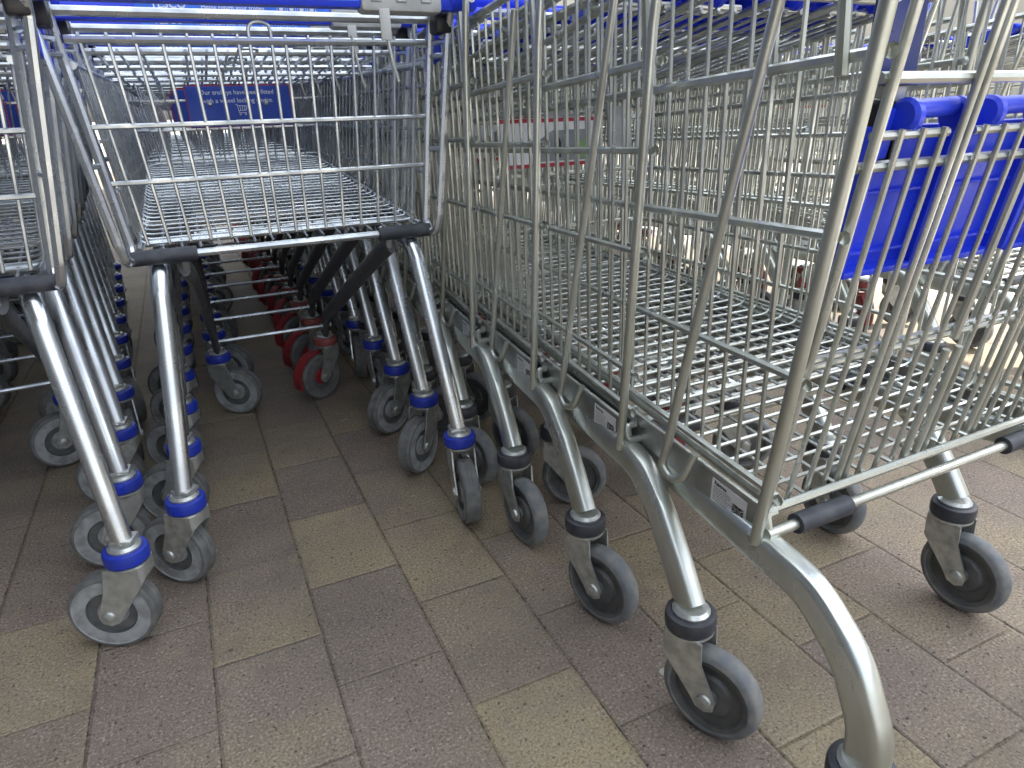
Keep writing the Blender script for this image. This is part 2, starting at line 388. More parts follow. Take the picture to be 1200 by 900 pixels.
def make_caster(parent, x, y, ang, kind='a', red=False):
    """ang: world direction of the trail (local frame, radians from +X). fork, with wheel and collar below it"""
    mb = MB(); tr = 0.036; hw = 0.0200 if kind == 'a' else 0.0190; th = 0.0028
    # local frame: trail along +Y, axle along X
    if kind == 'a': side = [(-0.020, 0.142), (-0.021, 0.114), (tr - 0.024, 0.066), (tr - 0.013, 0.051), (tr - 0.001, 0.047), (tr + 0.010, 0.052), (tr + 0.014, 0.063), (0.033, 0.108), (0.027, 0.142)]
    else: side = [(-0.020, 0.142), (-0.022, 0.106), (tr - 0.020, 0.062), (tr - 0.011, 0.049), (tr + 0.001, 0.046), (tr + 0.011, 0.052), (tr + 0.013, 0.066), (0.028, 0.110), (0.026, 0.142)]
    for s in (-1, 1):
        prism(mb, side, lambda u, v, d: Vector((d, u, v)), s * hw, s * (hw + th), 'fork')
        lathe(mb, [(0.0, 0.0045), (0.005, 0.0045), (0.0085, 0.003), (0.0095, 0.0)], 'fork', Matrix.Translation((s * (hw + th), tr, RW)) @ Matrix.Diagonal((s, 1, 1, 1)), n=12)
    # front web (bent plate)
    mi = mb.mi('fork'); n = 8; prev = None
    for k in range(n + 1):
        a = math.pi * k / n
        p = Vector(((hw + th) * math.cos(a), -0.020 - 0.0085 * math.sin(a), 0)); q = Vector(((hw) * math.cos(a), -0.020 - 0.006 * math.sin(a), 0))
        lo = 0.112 + 0.014 * math.sin(a)
        cur = [mb.bm.verts.new((p.x, p.y, 0.142)), mb.bm.verts.new((p.x, p.y, lo)), mb.bm.verts.new((q.x, q.y, lo)), mb.bm.verts.new((q.x, q.y, 0.142))]
        if prev:
            for j in range(4):
                f = mb.bm.faces.new((prev[j], prev[(j + 1) % 4], cur[(j + 1) % 4], cur[j])); f.material_index = mi
        prev = cur
    # top race
    lathe(mb, [(0.0, 0.132), (0.020, 0.132), (0.026, 0.138), (0.0292, 0.1415), (0.0292, 0.1445), (0.0, 0.1445)], 'fork', ZL, n=24)
    # mounting washer and square nut above the collar
    lathe(mb, [(0.0, 0.160), (0.022, 0.160), (0.0228, 0.1685), (0.019, 0.1725), (0.0, 0.1725)], 'fork', ZL, n=20)
    if kind == 'a': box(mb, (0.004, 0.0, 0.176), (0.029, 0.031, 0.007), 'fork', bev=0.0015)
    rot = (0, 0, ang - math.pi / 2)
    o = mb.build('caster', parent, (x, y, 0), rot, smooth=40)
    cb = MB(); col = 'pink_ring' if red else ('blue_ring' if kind == 'a' else 'dark_ring')
    lathe(cb, [(0.020, 0.1447), (0.0275, 0.1447), (0.0300, 0.147), (0.0306, 0.152), (0.0306, 0.160), (0.0295, 0.1645), (0.0265, 0.1660), (0.023, 0.1660), (0.0225, 0.163)], col, ZL, n=32)
    cb.build('collar', o)
    (wheel_a if kind == 'a' else wheel_b)(o, (0, tr, RW), red)
    if red:
        lb = MB()   # wheel-lock housing: curved shell over the trailing side and side box
        out = []
        for k in range(11):
            a = rad(-20 + 120 * k / 10); out.append((tr + 0.069 * math.cos(a), RW + 0.069 * math.sin(a)))
        inn = [(tr + (u - tr) * 0.92, RW + (v - RW) * 0.92) for u, v in out[::-1]]
        prism(lb, out + inn, lambda u, v, d: Vector((d, u, v)), -0.004, 0.024, 'red')
        disc = [(tr + 0.060 * math.cos(rad(a)), RW + 0.060 * math.sin(rad(a))) for a in range(-60, 150, 15)] + [(tr - 0.03, RW + 0.01)]
        prism(lb, disc, lambda u, v, d: Vector((d, u, v)), 0.0210, 0.0245, 'red')
        lb.build('lock_housing', o)
    return o

# ------------------------------------------------------------------ basket wire cage shared by both kinds
def cage(mb, m, y0, y1, zb0, slope, hb0, hb1, rim, ht0, ht1, lean, levels, du, dl, rw, rl, rr, rear=None):
    """U wires side-floor-side, floor wires rising up the front, horizontal loops"""
    zb = lambda y: zb0 + slope * (y - y0)
    tt = lambda y: (y - y0) / (y1 - y0)
    hb = lambda y: hb0 + (hb1 - hb0) * tt(y)
    ht = lambda y: ht0 + (ht1 - ht0) * tt(y)
    rz = lambda y: rim[0] + (rim[1] - rim[0]) * tt(y)
    yf = lambda z: y1 + lean * (z - zb(y1))           # front wall leans forward with height
    n = int((y1 - y0 - 0.03) / du)
    for i in range(n):
        y = y0 + 0.03 + i * du
        P = [(-ht(y), y, rz(y) + 0.004), (-hb(y), y, zb(y)), (hb(y), y, zb(y)), (ht(y), y, rz(y) + 0.004)]
        tube(mb, fillet(P, 0.02, 3), rw, m, 5)
    k = int(hb1 / dl)
    for j in range(-k, k + 1):
        x = j * dl; sx = hb0 / hb1
        P = [(x * sx, y0 + 0.004, zb(y0) - 2.0 * rw), (x, y1 - 0.004, zb(y1) - 2 * rw), (x * ht1 / hb1, yf(rz(y1)), rz(y1) + 0.004)]
        tube(mb, fillet(P, 0.035, 3), rw, m, 5)
    for lv in levels:
        z, z1_, r = lv if len(lv) == 3 else (lv[0], lv[0], lv[1])
        ys = y0 if not rear else rear(z)
        f = (z - zb0) / (rim[0] - zb0)
        def hx(y): return hb(y) + (ht(y) - hb(y)) * max(0, (z - zb(y))) / (rz(y) - zb(y)) + rw + r * 0.6
        zz1 = max(z1_, zb(y1) + 0.012)
        P = [(-hx(y0), ys, z), (-hx(y1), yf(zz1) + rw + r * 0.6, zz1), (hx(y1), yf(zz1) + rw + r * 0.6, zz1), (hx(y0), ys, z)]
        tube(mb, fillet(P, 0.05, 5), r, m, 6)
    # rim
    yr = y0 if not rear else rear(rim[0])
    P = [(-ht(y0) - 0.002, yr, rz(y0)), (-ht(y1) - 0.002, yf(rz(y1)) + 0.006, rz(y1)), (ht(y1) + 0.002, yf(rz(y1)) + 0.006, rz(y1)), (ht(y0) + 0.002, yr, rz(y0))]
    tube(mb, fillet(P, 0.05, 5), rr, m, 8)
    # floor edge wire
    P = [(-hb(y0), y0, zb(y0)), (-hb(y1) , y1 - 0.006, zb(y1) + 0.004), (hb(y1), y1 - 0.006, zb(y1) + 0.004), (hb(y0), y0, zb(y0))]
    tube(mb, fillet(P, 0.05, 5), rl, m, 6)

# ------------------------------------------------------------------ kind A: shallow trolley
def make_a(lock=True):
    t = empty('shopping_trolley', (0, 0, 0))
    mb = MB()
    cage(mb, 'wire_a', 0.105, 0.90, 0.543, 0.095, 0.226, 0.205, (0.80, 0.805), 0.252, 0.232, 0.10,
         [(0.768, 0.003), (0.70, 0.003), (0.63, 0.003)], 0.2135 / 7, 0.0250, 0.0020, 0.004, 0.0055)
    tube(mb, [(-0.222, 0.165, 0.5425), (0.222, 0.165, 0.5425)], 0.0058, 'wire_a', 8)
    for yb in (0.30, 0.62):   # support bars under the floor
        tube(mb, [(-0.225, yb, 0.537 + 0.095 * (yb - 0.1)), (0.225, yb, 0.537 + 0.095 * (yb - 0.1))], 0.004, 'wire_a', 6)
    mb.build('basket', t)
    # rear corner frames
    for s in (-1, 1):
        fb = MB()
        P = [(s * 0.262, 0.045, 0.886), (s * 0.268, 0.094, 0.872), (s * 0.262, 0.10, 0.80), (s * 0.236, 0.098, 0.548), (s * 0.2365, 0.085, 0.530), (s * 0.243, 0.068, 0.530), (s * 0.249, 0.062, 0.560), (s * 0.285, 0.066, 0.845), (s * 0.287, 0.052, 0.876), (s * 0.284, 0.035, 0.886)]
        tube(fb, fillet(P, 0.02, 4), 0.0068, 'tube_a', 8)
        for z in (0.832, 0.812, 0.668):
            f = (z - 0.54) / 0.3
            tube(fb, [(s * (0.236 + 0.026 * f), 0.102, z), (s * (0.250 + 0.035 * f), 0.064, z)], 0.0042, 'tube_a', 6)
        for z in (0.812,):
            tube(fb, fillet([(s * 0.262, 0.10, z), (s * 0.262, 0.13, z - 0.003), (s * 0.252, 0.2, 0.80)], 0.01, 3), 0.005, 'tube_a', 6)
        fb.build('corner_frame', t)
        pb = MB(); box(pb, (0, 0, 0), (0.026, 0.045, 0.030), 'black', Matrix.Translation((s * 0.276, 0.078, 0.858)), 0.004)
        pb.build('frame_plug', t)
        bb = MB(); box(bb, (0, 0, 0), (0.008, 0.035, 0.075), 'blue', Matrix.Translation((s * 0.283, 0.125, 0.842)) @ Matrix.Rotation(rad(-12), 4, 'X'), 0.003)
        bb.build('corner_clip', t)
        lb = MB()
        P = [(s * 0.196, 0.16, 0.522), (s * 0.203, 0.098, 0.515), (s * 0.208, 0.078, 0.480), (s * 0.237, 0.0, 0.172)]
        tube(lb, fillet(P, 0.05, 6), 0.0140, 'tube_a', 16, ry=0.0115, upv=(0, 1, 0.1))
        lb.build('leg', t)
        st = MB()
        P = [(s * 0.168, 0.105, 0.513), (s * 0.160, 0.16, 0.485), (s * 0.139, 0.687, 0.235), (s * 0.137, 0.732, 0.178)]
        tube(st, fillet(P, 0.05, 4), 0.0095, 'dark_tube', 14, ry=0.019, upv=(0, 0.4, 1))
        tube(st, [(s * 0.165, 0.094, 0.528), (s * 0.165, 0.108, 0.500)], 0.006, 'tube_a', 8)
        tube(st, [(s * 0.126, 0.707, 0.205), (s * 0.152, 0.707, 0.205)], 0.006, 'fork', 8)
        st.build('chassis_strut', t)
        sv = MB()
        tube(sv, [(s * 0.145, 0.09, 0.5325), (s * 0.238, 0.09, 0.5325)], 0.0118, 'rubber_dark', 14)
        sv.build('bumper_sleeve', t)
    bb = MB()
    tube(bb, [(-0.24, 0.09, 0.5325), (0.24, 0.09, 0.5325)], 0.0062, 'wire_a', 8)
    bb.build('rear_bar', t)
    rb = MB()
    tube(rb, [(-0.262, 0.098, 0.866), (0.262, 0.098, 0.866)], 0.0068, 'wire_a', 8)
    rb.build('top_bar', t)
    cb = MB(); tube(cb, [(-0.140, 0.704, 0.205), (0.140, 0.704, 0.205)], 0.0048, 'wire_a', 8)
    cb.build('front_cross_bar', t)
    # handle
    hb = MB()
    sec = [(-0.014, -0.012), (-0.010, -0.019), (0.010, -0.019), (0.014, -0.012), (0.014, 0.012), (0.008, 0.019), (-0.008, 0.019), (-0.014, 0.012)]
    tl = rad(-3); hc = Vector((0, 0.028, 0.889))
    Rh = Matrix.Rotation(tl, 4, 'X')
    prism(hb, sec, lambda u, v, d: hc + (Rh @ Vector((d, u, v))), -0.275, 0.275, 'blue')
    h = hb.build('handle', t, smooth=60)
    for s in (-1, 1):
        eb = MB(); ax = lambda d: hc + Vector((d, 0, 0))
        lathe(eb, [(0.0, 0.0), (0.016, 0.0), (0.0195, 0.004), (0.0205, 0.01), (0.0205, 0.042), (0.0185, 0.046), (0.0, 0.046)], 'blue', Matrix.Translation(ax(s * 0.27)) @ Matrix.Diagonal((s, 1, 1, 1)), n=20)
        eb.build('handle_end', h)
    # printed strip on the rear face of the handle
    pb = MB()
    TM = Matrix.Translation(hc) @ Rh @ Matrix.Translation((0, -0.0146, 0)) @ Matrix.Rotation(math.pi / 2, 4, 'X')
    T2 = Matrix.Translation(hc) @ Rh @ Matrix.Translation((0, -0.0149, 0)) @ Matrix.Rotation(math.pi / 2, 4, 'X')
    flat(pb, [(-0.165, -0.0120), (0.130, -0.0120), (0.130, 0.0120), (-0.165, 0.0120)], TM, 'label_blue')
    text(pb, 'TESCO', 0.0165, T2 @ Matrix.Translation((-0.118, 0.0035, 0)), 'white', bold=0.02)
    for k in range(5):
        x = -0.142 + k * 0.0105
        flat(pb, [(x, -0.0098), (x + 0.0068, -0.0098), (x + 0.0088, -0.0055), (x + 0.002, -0.0055)], T2, 'white')
    text(pb, 'Please return your trolley.', 0.0092, T2 @ Matrix.Translation((-0.022, 0.0010, 0)), 'white', bold=0.012)
    for k in range(4):
        cx = 0.052 + k * 0.0165
        ringflat(pb, 0.0072, 0.0007, (cx, 0.001), T2, 'white')
        flat(pb, [(cx - 0.003, -0.001), (cx + 0.003, -0.001), (cx + 0.0035, 0.003), (cx - 0.0035, 0.003)], T2, 'white')
    pb.build('printed_strip', h, smooth=0)
    # coin lock sleeve and hanging tie
    kb = MB(); TK = Matrix.Translation(hc) @ Rh
    box(kb, (0, 0, 0), (0.125, 0.036, 0.048), 'clip_grey', TK @ Matrix.Translation((0.195, 0, -0.001)), 0.007)
    for k in range(3): box(kb, (0, 0, 0), (0.016, 0.002, 0.009), 'grey_print', TK @ Matrix.Translation((0.155 + 0.038 * k, -0.0183, -0.008)), 0)
    for k in range(3): box(kb, (0, 0, 0), (0.013, 0.003, 0.007), 'clip_grey', TK @ Matrix.Translation((0.155 + 0.038 * k, -0.0190, -0.008)), 0)
    box(kb, (0, 0, 0), (0.016, 0.004, 0.045), 'clip_grey', TK @ Matrix.Translation((0.166, -0.015, -0.040)), 0.001)
    tube(kb, fillet([(0.168, 0.012, 0.832), (0.170, 0.004, 0.80), (0.177, 0.002, 0.770)], 0.02, 3), 0.0022, 'clip_grey', 6)
    kb.build('lock_sleeve', h)
    # notice board fixed inside the front
    nb = MB(); NM = Matrix.Translation((0.033, 0.893, 0.752)) @ Matrix.Rotation(rad(-3), 4, 'X') @ Matrix.Rotation(math.pi / 2, 4, 'X')
    box(nb, (0, 0, 0), (0.250, 0.098, 0.004), 'red_print', NM, 0)
    box(nb, (0, 0, 0.0016), (0.246, 0.094, 0.004), 'sign_blue', NM, 0)
    NT = NM @ Matrix.Translation((0, 0, 0.0040))
    text(nb, 'Our trolleys have been fitted', 0.0150, NT @ Matrix.Translation((-0.004, 0.032, 0)), 'white', bold=0.006)
    text(nb, 'with a wheel locking device.', 0.0150, NT @ Matrix.Translation((-0.004, 0.013, 0)), 'white', bold=0.006)
    text(nb, 'TESCO', 0.0105, NT @ Matrix.Translation((0.0, -0.036, 0)), 'white', bold=0.02)
    for sgm in (((-0.013, 0.004), (-0.009, 0.004), (-0.006, -0.016), (0.011, -0.016)), ((-0.009, 0.001), (0.014, 0.000), (0.011, -0.010), (-0.007, -0.011)), ((-0.003, 0.000), (-0.002, -0.011)), ((0.003, 0.0), (0.003, -0.011)), ((0.009, 0.0), (0.008, -0.011))):
        for a, b in zip(sgm[:-1], sgm[1:]):
            a, b = Vector((*a, 0)), Vector((*b, 0)); d = (b - a).normalized(); q = Vector((-d.y, d.x, 0)) * 0.0006
            flat(nb, [(a + q)[:2], (b + q)[:2], (b - q)[:2], (a - q)[:2]][::-1], NT, 'white')
    for cx in (-0.004, 0.009): ringflat(nb, 0.0022, 0.0009, (cx, -0.0195), NT, 'white', 12)
    for cx in (-0.072, 0.062): lathe(nb, [(0.0, 0.004), (0.003, 0.004), (0.005, 0.002), (0.0065, 0.0)], 'fork', NM @ Matrix.Translation((cx, 0.006, 0.0036)) @ ZL, n=12)
    nb.build('notice_board', t, smooth=30)
    # rear flap, origin at its hinge
    fl = MB(); fw_ = lambda z: 0.226 + 0.03 * (z + 0.288) / 0.288
    tube(fl, [(-fw_(0), 0, 0), (fw_(0), 0, 0)], 0.0055, 'wire_a', 8)
    for z, r in ((-0.112, 0.0036), (-0.190, 0.0036)):
        tube(fl, [(-fw_(z) - .004, -0.004, z), (fw_(z) + .004, -0.004, z)], r, 'wire_a', 6)
    nw = 15
    for k in range(nw):
        f = -1 + 2 * (k + 0.5) / nw
        if k == 7: continue
        tube(fl, [(f * fw_(0), 0.001, 0.009), (f * fw_(-0.283), 0.001, -0.283)], 0.0026, 'wire_a', 6)
    tube(fl, fillet([(-0.016, 0.001, -0.283), (-0.018, 0.001, 0.026), (0.014, 0.001, 0.026), (0.011, 0.001, -0.283)], 0.015, 5), 0.0026, 'wire_a', 6)
    f_ = fl.build('rear_flap', t, (0, 0.098, 0.832), (rad(1.5), 0, 0))
    # casters
    make_caster(t, -0.237, 0.0, rad(155), 'a')
    make_caster(t, 0.237, 0.0, rad(-100), 'a')
    make_caster(t, -0.137, 0.737, rad(-35), 'a')
    make_caster(t, 0.137, 0.737, rad(-115), 'a', red=lock)
    return t, f_

# ------------------------------------------------------------------ kind B: deep trolley
def make_b(lean=0.053, levels=((0.368, 0.41, 0.0042), (0.494, 0.500, 0.0042), (0.626, 0.604, 0.0042), (0.760, 0.705, 0.0046))):
    t = empty('deep_trolley', (0, 0, 0))
    mb = MB()
    cage(mb, 'wire_b', 0.15, 0.95, 0.352, 0.055, 0.234, 0.185, (0.885, 0.800), 0.242, 0.205, 0.12,
         levels, 0.2345 / 8, 0.036, 0.0024, 0.0045, 0.0060,
         rear=lambda z: 0.148 - lean * (z - 0.32) / 0.48)
    for yb in (0.40, 0.72):
        z = 0.352 + 0.055 * (yb - 0.15) - 0.0095
        tube(mb, [(-0.225, yb, z), (0.225, yb, z)], 0.0055, 'wire_b', 6)
    mb.build('basket', t)
    for s in (-1, 1):
        pb = MB()
        P = [(s * 0.2570, 0.148, 0.318), (s * 0.2570, 0.143, 0.36), (s * 0.257, 0.148 - lean * 1.05, 0.80), (s * 0.257, 0.145 - lean * 1.7, 0.965)]
        tube(pb, fillet(P, 0.1, 4), 0.0062 if lean > 0.04 else 0.0054, 'tube_b', 12)
        for z in [q[0] for q in levels]:
            y = 0.148 - lean * (z - 0.32) / 0.48
            lathe(pb, [(0, 0.004), (0.0035, 0.0035), (0.006, 0.0)], 'tube_b', Matrix.Translation((s * 0.243, y - 0.004, z)) @ Matrix.Diagonal((-s, 1, 1, 1)), n=8)
        tube(pb, [(s * 0.2535, 0.150, 0.97), (s * 0.2515, 0.128, 0.745)], 0.0052, 'tube_b', 8)
        pb.build('corner_post', t)
        kb = MB()
        P = [(s * 0.258, 0.180, 0.85), (s * 0.258, 0.270, 0.46), (s * 0.260, 0.288, 0.36), (s * 0.260, 0.296, 0.338), (s * 0.259, 0.282, 0.325), (s * 0.256, 0.262, 0.333), (s * 0.247, 0.255, 0.366)]
        tube(kb, fillet(P, 0.014, 5), 0.0052 if lean > 0.04 else 0.0046, 'tube_b', 10)
        kb.build('side_hook', t)
        rb = MB()
        foot = [(0.145, 0.308), (0.085, 0.302), (0.030, 0.262), (0.000, 0.205), (-0.002, 0.172)] if lean > 0.04 else [(0.145, 0.310), (0.112, 0.303), (0.070, 0.264), (0.030, 0.213), (0.002, 0.172)]
        P = [(s * 0.140, 0.75, 0.215), (s * 0.155, 0.67, 0.272), (s * 0.196, 0.46, 0.300), (s * 0.232, 0.22, 0.305)] + [(s * (0.250 - 0.04 * max(0, q[0])), q[0], q[1]) for q in foot]
        tube(rb, fillet(P, 0.09, 6), 0.0140, 'tube_b', 24, ry=0.0195, upv=(0, -0.55, 1), sq=0.62)
        rb.build('chassis_rail', t)
        sp = MB()
        sg = -1 if s > 0 else 1
        poly = [(0.158, 0.314), (0.60, 0.336), (0.60, 0.367), (0.165, 0.352), (0.158, 0.346)]
        xo = lambda y: 0.2435 - 0.05 * max(0, (y - 0.16)) / 0.8
        prism(sp, poly, lambda u, v, d: Vector((s * (xo(u) + d), u, v)), 0.0, 0.0022, 'plate_b')
        tube(sp, [(s * (xo(0.158) + 0.001), 0.158, 0.352), (s * (xo(0.60) + 0.001), 0.60, 0.3685)], 0.0028, 'wire_b', 6)
        p_ = sp.build('side_plate', t)
        if s < 0:
            lb = MB()
            Lm = Matrix.Translation((-(xo(0.205) + 0.0030), 0.202, 0.3325)) @ Matrix.Rotation(rad(-3.6), 4, 'Z') @ Matrix.Rotation(-math.pi / 2, 4, 'Z') @ Matrix.Rotation(math.pi / 2, 4, 'X') @ Matrix.Rotation(rad(-2), 4, 'Z')
            box(lb, (0, 0, 0), (0.056, 0.029, 0.0006), 'white', Lm, 0)
            L2 = Lm @ Matrix.Translation((0, 0, 0.0006))
            text(lb, 'Rabtrex', 0.0062, L2 @ Matrix.Translation((-0.014, 0.0105, 0)), 'black', bold=0.03)
            for r_ in range(6):      # fine print too small to read in the photograph: rows of thin grey strokes
                x_ = -0.024
                while x_ < 0.004 - 0.003 * (r_ % 3):
                    l_ = random.uniform(0.0015, 0.004); y_ = 0.0055 - 0.0030 * r_
                    flat(lb, [(x_, y_ - 0.0005), (x_ + l_, y_ - 0.0005), (x_ + l_, y_ + 0.0005), (x_, y_ + 0.0005)], L2, 'grey_print'); x_ += l_ + 0.0008
            # union flag emblem printed in black
            cx, cy, w_, h_ = 0.0160, -0.0030, 0.0085, 0.0055
            flat(lb, [(cx - w_, cy - h_), (cx + w_, cy - h_), (cx + w_, cy + h_), (cx - w_, cy + h_)], L2, 'black')
            for lay, (m_, qd, qc) in enumerate((('white', 0.0009, 0.0017), ('black', 0.0003, 0.0010))):
                L3 = L2 @ Matrix.Translation((0, 0, 0.0002 * (lay + 1)))
                for (ax, ay, bx_, by) in ((-1, -1, 1, 1), (-1, 1, 1, -1)):
                    L3 = L3 @ Matrix.Translation((0, 0, 0.00003))
                    e_ = h_ - qd
                    flat(lb, [(cx + ax * w_, cy + ay * e_ - qd), (cx + bx_ * w_, cy + by * e_ - qd), (cx + bx_ * w_, cy + by * e_ + qd), (cx + ax * w_, cy + ay * e_ + qd)], L3, m_)
                for (a0, a1, b0, b1) in ((-w_, w_, -qc / 2, qc / 2), (-qc / 2, qc / 2, -h_, h_)):
                    L3 = L3 @ Matrix.Translation((0, 0, 0.00003))
                    flat(lb, [(cx + a0, cy + b0), (cx + a1, cy + b0), (cx + a1, cy + b1), (cx + a0, cy + b1)], L3, m_)
            lb.build('maker_label', p_, smooth=0)
    bb = MB()
    tube(bb, [(-0.250, 0.141, 0.329), (0.250, 0.141, 0.329)], 0.0058, 'wire_b', 10)
    tube(bb, [(-0.232, 0.153, 0.347), (0.232, 0.153, 0.347)], 0.0050, 'wire_b', 8)
    for s in (-1, 1):
        tube(bb, fillet([(s * 0.232, 0.150, 0.346), (s * 0.244, 0.150, 0.346), (s * 0.2455, 0.146, 0.338), (s * 0.2455, 0.140, 0.320)], 0.008, 3), 0.0050, 'wire_b', 8)
    bb.build('rear_bar', t)
    for s, a, b in ((-1, 0.135, 0.210), (1, 0.140, 0.215)):
        sv = MB(); tube(sv, [(s * a, 0.141, 0.329), (s * b, 0.141, 0.329)], 0.0108, 'rubber_dark', 16); sv.build('bumper_sleeve', t)
    hb = MB(); tube(hb, [(-0.262, 0.05, 0.975), (0.262, 0.05, 0.975)], 0.017, 'blue', 16); h = hb.build('handle', t)
    # seat strap housing and buckle hanging inside the left end of the gate
    kb = MB(); KM = Matrix.Translation((-0.191, 0.132, 0.862))
    box(kb, (0, 0, 0), (0.050, 0.012, 0.235), 'blue_dark', KM, 0.004)
    lathe(kb, [(0, 0.003), (0.005, 0.003), (0.0065, 0)], 'white', KM @ Matrix.Translation((-0.016, -0.006, -0.062)) @ Matrix.Rotation(-math.pi / 2, 4, 'Z'), n=14)
    k_ = kb.build('strap_housing', t)
    lk = MB(); LM = Matrix.Translation((-0.180, 0.143, 0.704)) @ Matrix.Rotation(rad(9), 4, 'X')
    box(lk, (0, 0, 0.040), (0.040, 0.020, 0.010), 'black', LM, 0.002)
    box(lk, (0, 0, 0.030), (0.020, 0.016, 0.012), 'clip_grey', LM, 0.002)
    box(lk, (-0.002, 0, -0.004), (0.034, 0.020, 0.054), 'black', LM, 0.004)
    for q in (-0.010, 0, 0.010): box(lk, (q - 0.002, -0.011, -0.006), (0.004, 0.003, 0.046), 'black', LM, 0.001)
    lathe(lk, [(0, 0.004), (0.003, 0.004), (0.0045, 0)], 'clip_grey', LM @ Matrix.Translation((0.012, -0.010, 0.006)) @ Matrix.Rotation(-math.pi / 2, 4, 'Z'), n=12)
    lk.build('buckle', k_)
    # notice board inside the front
    nb = MB(); NM = Matrix.Translation((-0.035, 0.948, 0.665)) @ Matrix.Rotation(rad(-6), 4, 'X') @ Matrix.Rotation(math.pi / 2, 4, 'X')
    box(nb, (0, 0, 0), (0.225, 0.088, 0.003), 'red_print', NM, 0)
    box(nb, (0, 0, 0.0012), (0.225, 0.074, 0.0032), 'white', NM, 0)
    NT = NM @ Matrix.Translation((0, 0, 0.0033))
    flat(nb, [(-0.03, -0.034), (0.075, -0.034), (0.075, 0.022), (0.0, 0.022), (-0.05, -0.006)], NT, 'grey_print')
    NT2 = NM @ Matrix.Translation((0, 0, 0.0037))
    flat(nb, [(0.004, -0.028), (0.016, -0.028), (0.018, 0.0), (0.010, 0.016), (0.003, 0.004)], NT2, 'black')
    flat(nb, [(0.055, -0.03), (0.085, -0.03), (0.078, 0.006), (0.06, 0.0)], NT2, 'green_print')
    nb.build('advert_board', t, smooth=0)
    cb = MB(); box(cb, (0, 0, 0), (0.055, 0.085, 0.002), 'clip_grey', Matrix.Translation((0.115, 0.940, 0.685)) @ Matrix.Rotation(rad(84), 4, 'X'), 0)
    cb.build('plastic_card', t)
    # rear gate hanging from its hinge
    g = MB(); G = 0.532
    tube(g, [(-0.236, 0, 0), (0.236, 0, 0)], 0.0058, 'wire_b', 8)
    for x in (-0.228, 0.228): tube(g, fillet([(x, 0, 0.004), (x, 0, -G + 0.05), (x * 0.985, 0.004, -G)], 0.05, 3), 0.0046, 'wire_b', 10)
    for z in (-0.122, -0.187): tube(g, [(-0.236, 0.006, z), (0.236, 0.006, z)], 0.0046, 'wire_b', 8)
    for c in (-0.122, 0.100):
        for d in (-0.0054, 0.0054): tube(g, [(c + d, 0, 0.003), (c + d, 0, -G)], 0.0035, 'wire_b', 10)
    tube(g, fillet([(-0.024, -0.003, -G + 0.15), (-0.024, -0.003, -G + 0.002), (-0.003, -0.003, -G + 0.002), (-0.003, -0.003, -G + 0.15)], 0.010, 5), 0.0041, 'wire_b', 10)
    for zz in (-0.362, -0.373): tube(g, [(-0.228, 0.0065 if zz > -0.37 else 0.011, zz), (0.228, 0.0065 if zz > -0.37 else 0.011, zz)], 0.0036, 'wire_b', 8)
    tube(g, [(-0.0135, 0, 0), (-0.0135, 0, -G + 0.16)], 0.0046, 'wire_b', 8)
    for x in (-0.200, -0.174, -0.148, -0.094, -0.067, -0.040, 0.018, 0.046, 0.073, 0.128, 0.154, 0.180, 0.205):
        tube(g, [(x, 0, -0.158), (x, 0, -G)], 0.0027, 'wire_b', 8)
    for xa, xb in ((-0.228, -0.138), (-0.104, -0.028), (0.008, 0.084), (0.118, 0.228)):
        tube(g, [(xa, 0.004, -0.163), (xb, 0.004, -0.163)], 0.0038, 'wire_b', 8)
    gate = g.build('rear_gate', t, (0, 0.082, 0.862), (rad(9), 0, 0))
    # folded twin child seat, fixed inside the gate
    for (xa, xb) in ((-0.202, -0.104), (-0.096, 0.018), (0.036, 0.124), (0.134, 0.222)):
        sb = MB(); xm, wd = (xa + xb) / 2, xb - xa; yz = 0.030
        box(sb, (0, 0, 0), (wd, 0.006, 0.126), 'blue', Matrix.Translation((xm, yz, -0.224)), 0.002)
        for xx in (xa + 0.003, xb - 0.003): box(sb, (0, 0, 0), (0.006, 0.018, 0.122), 'blue', Matrix.Translation((xx, yz - 0.006, -0.226)), 0.0015)
        for zz in (-0.285, -0.268, -0.214): box(sb, (0, 0, 0), (wd - 0.008, 0.008 if zz > -0.28 else 0.022, 0.003 if zz > -0.28 else 0.006), 'blue', Matrix.Translation((xm, yz - 0.005, zz)), 0.0008)
        box(sb, (0, 0, 0), (0.020, 0.007, 0.040), 'blue', Matrix.Translation((xa + 0.012, yz - 0.006, -0.166)), 0.002)
        tube(sb, [(xa + 0.018, yz - 0.014, -0.147), (xb - 0.012, yz - 0.014, -0.145)], 0.0078, 'blue', 12)
        for xx in (xa + 0.022, xb - 0.014):
            lathe(sb, [(0, -0.006), (0.011, -0.006), (0.0140, -0.003), (0.0140, 0.003), (0.011, 0.006), (0, 0.006)], 'blue', Matrix.Translation((xx, yz - 0.016, -0.151)), n=20)
        sb.build('child_seat', gate)
    make_caster(t, -0.250, 0.0, rad(-50), 'b')
    make_caster(t, 0.250, 0.0, rad(-58), 'b')
    make_caster(t, -0.140, 0.755, rad(-60), 'b')
    make_caster(t, 0.140, 0.755, rad(-120), 'b', red=True)
    return t, gate

# ------------------------------------------------------------------ setting: pavement, road, wall, canopy
PW, PL = 0.153, 0.2265
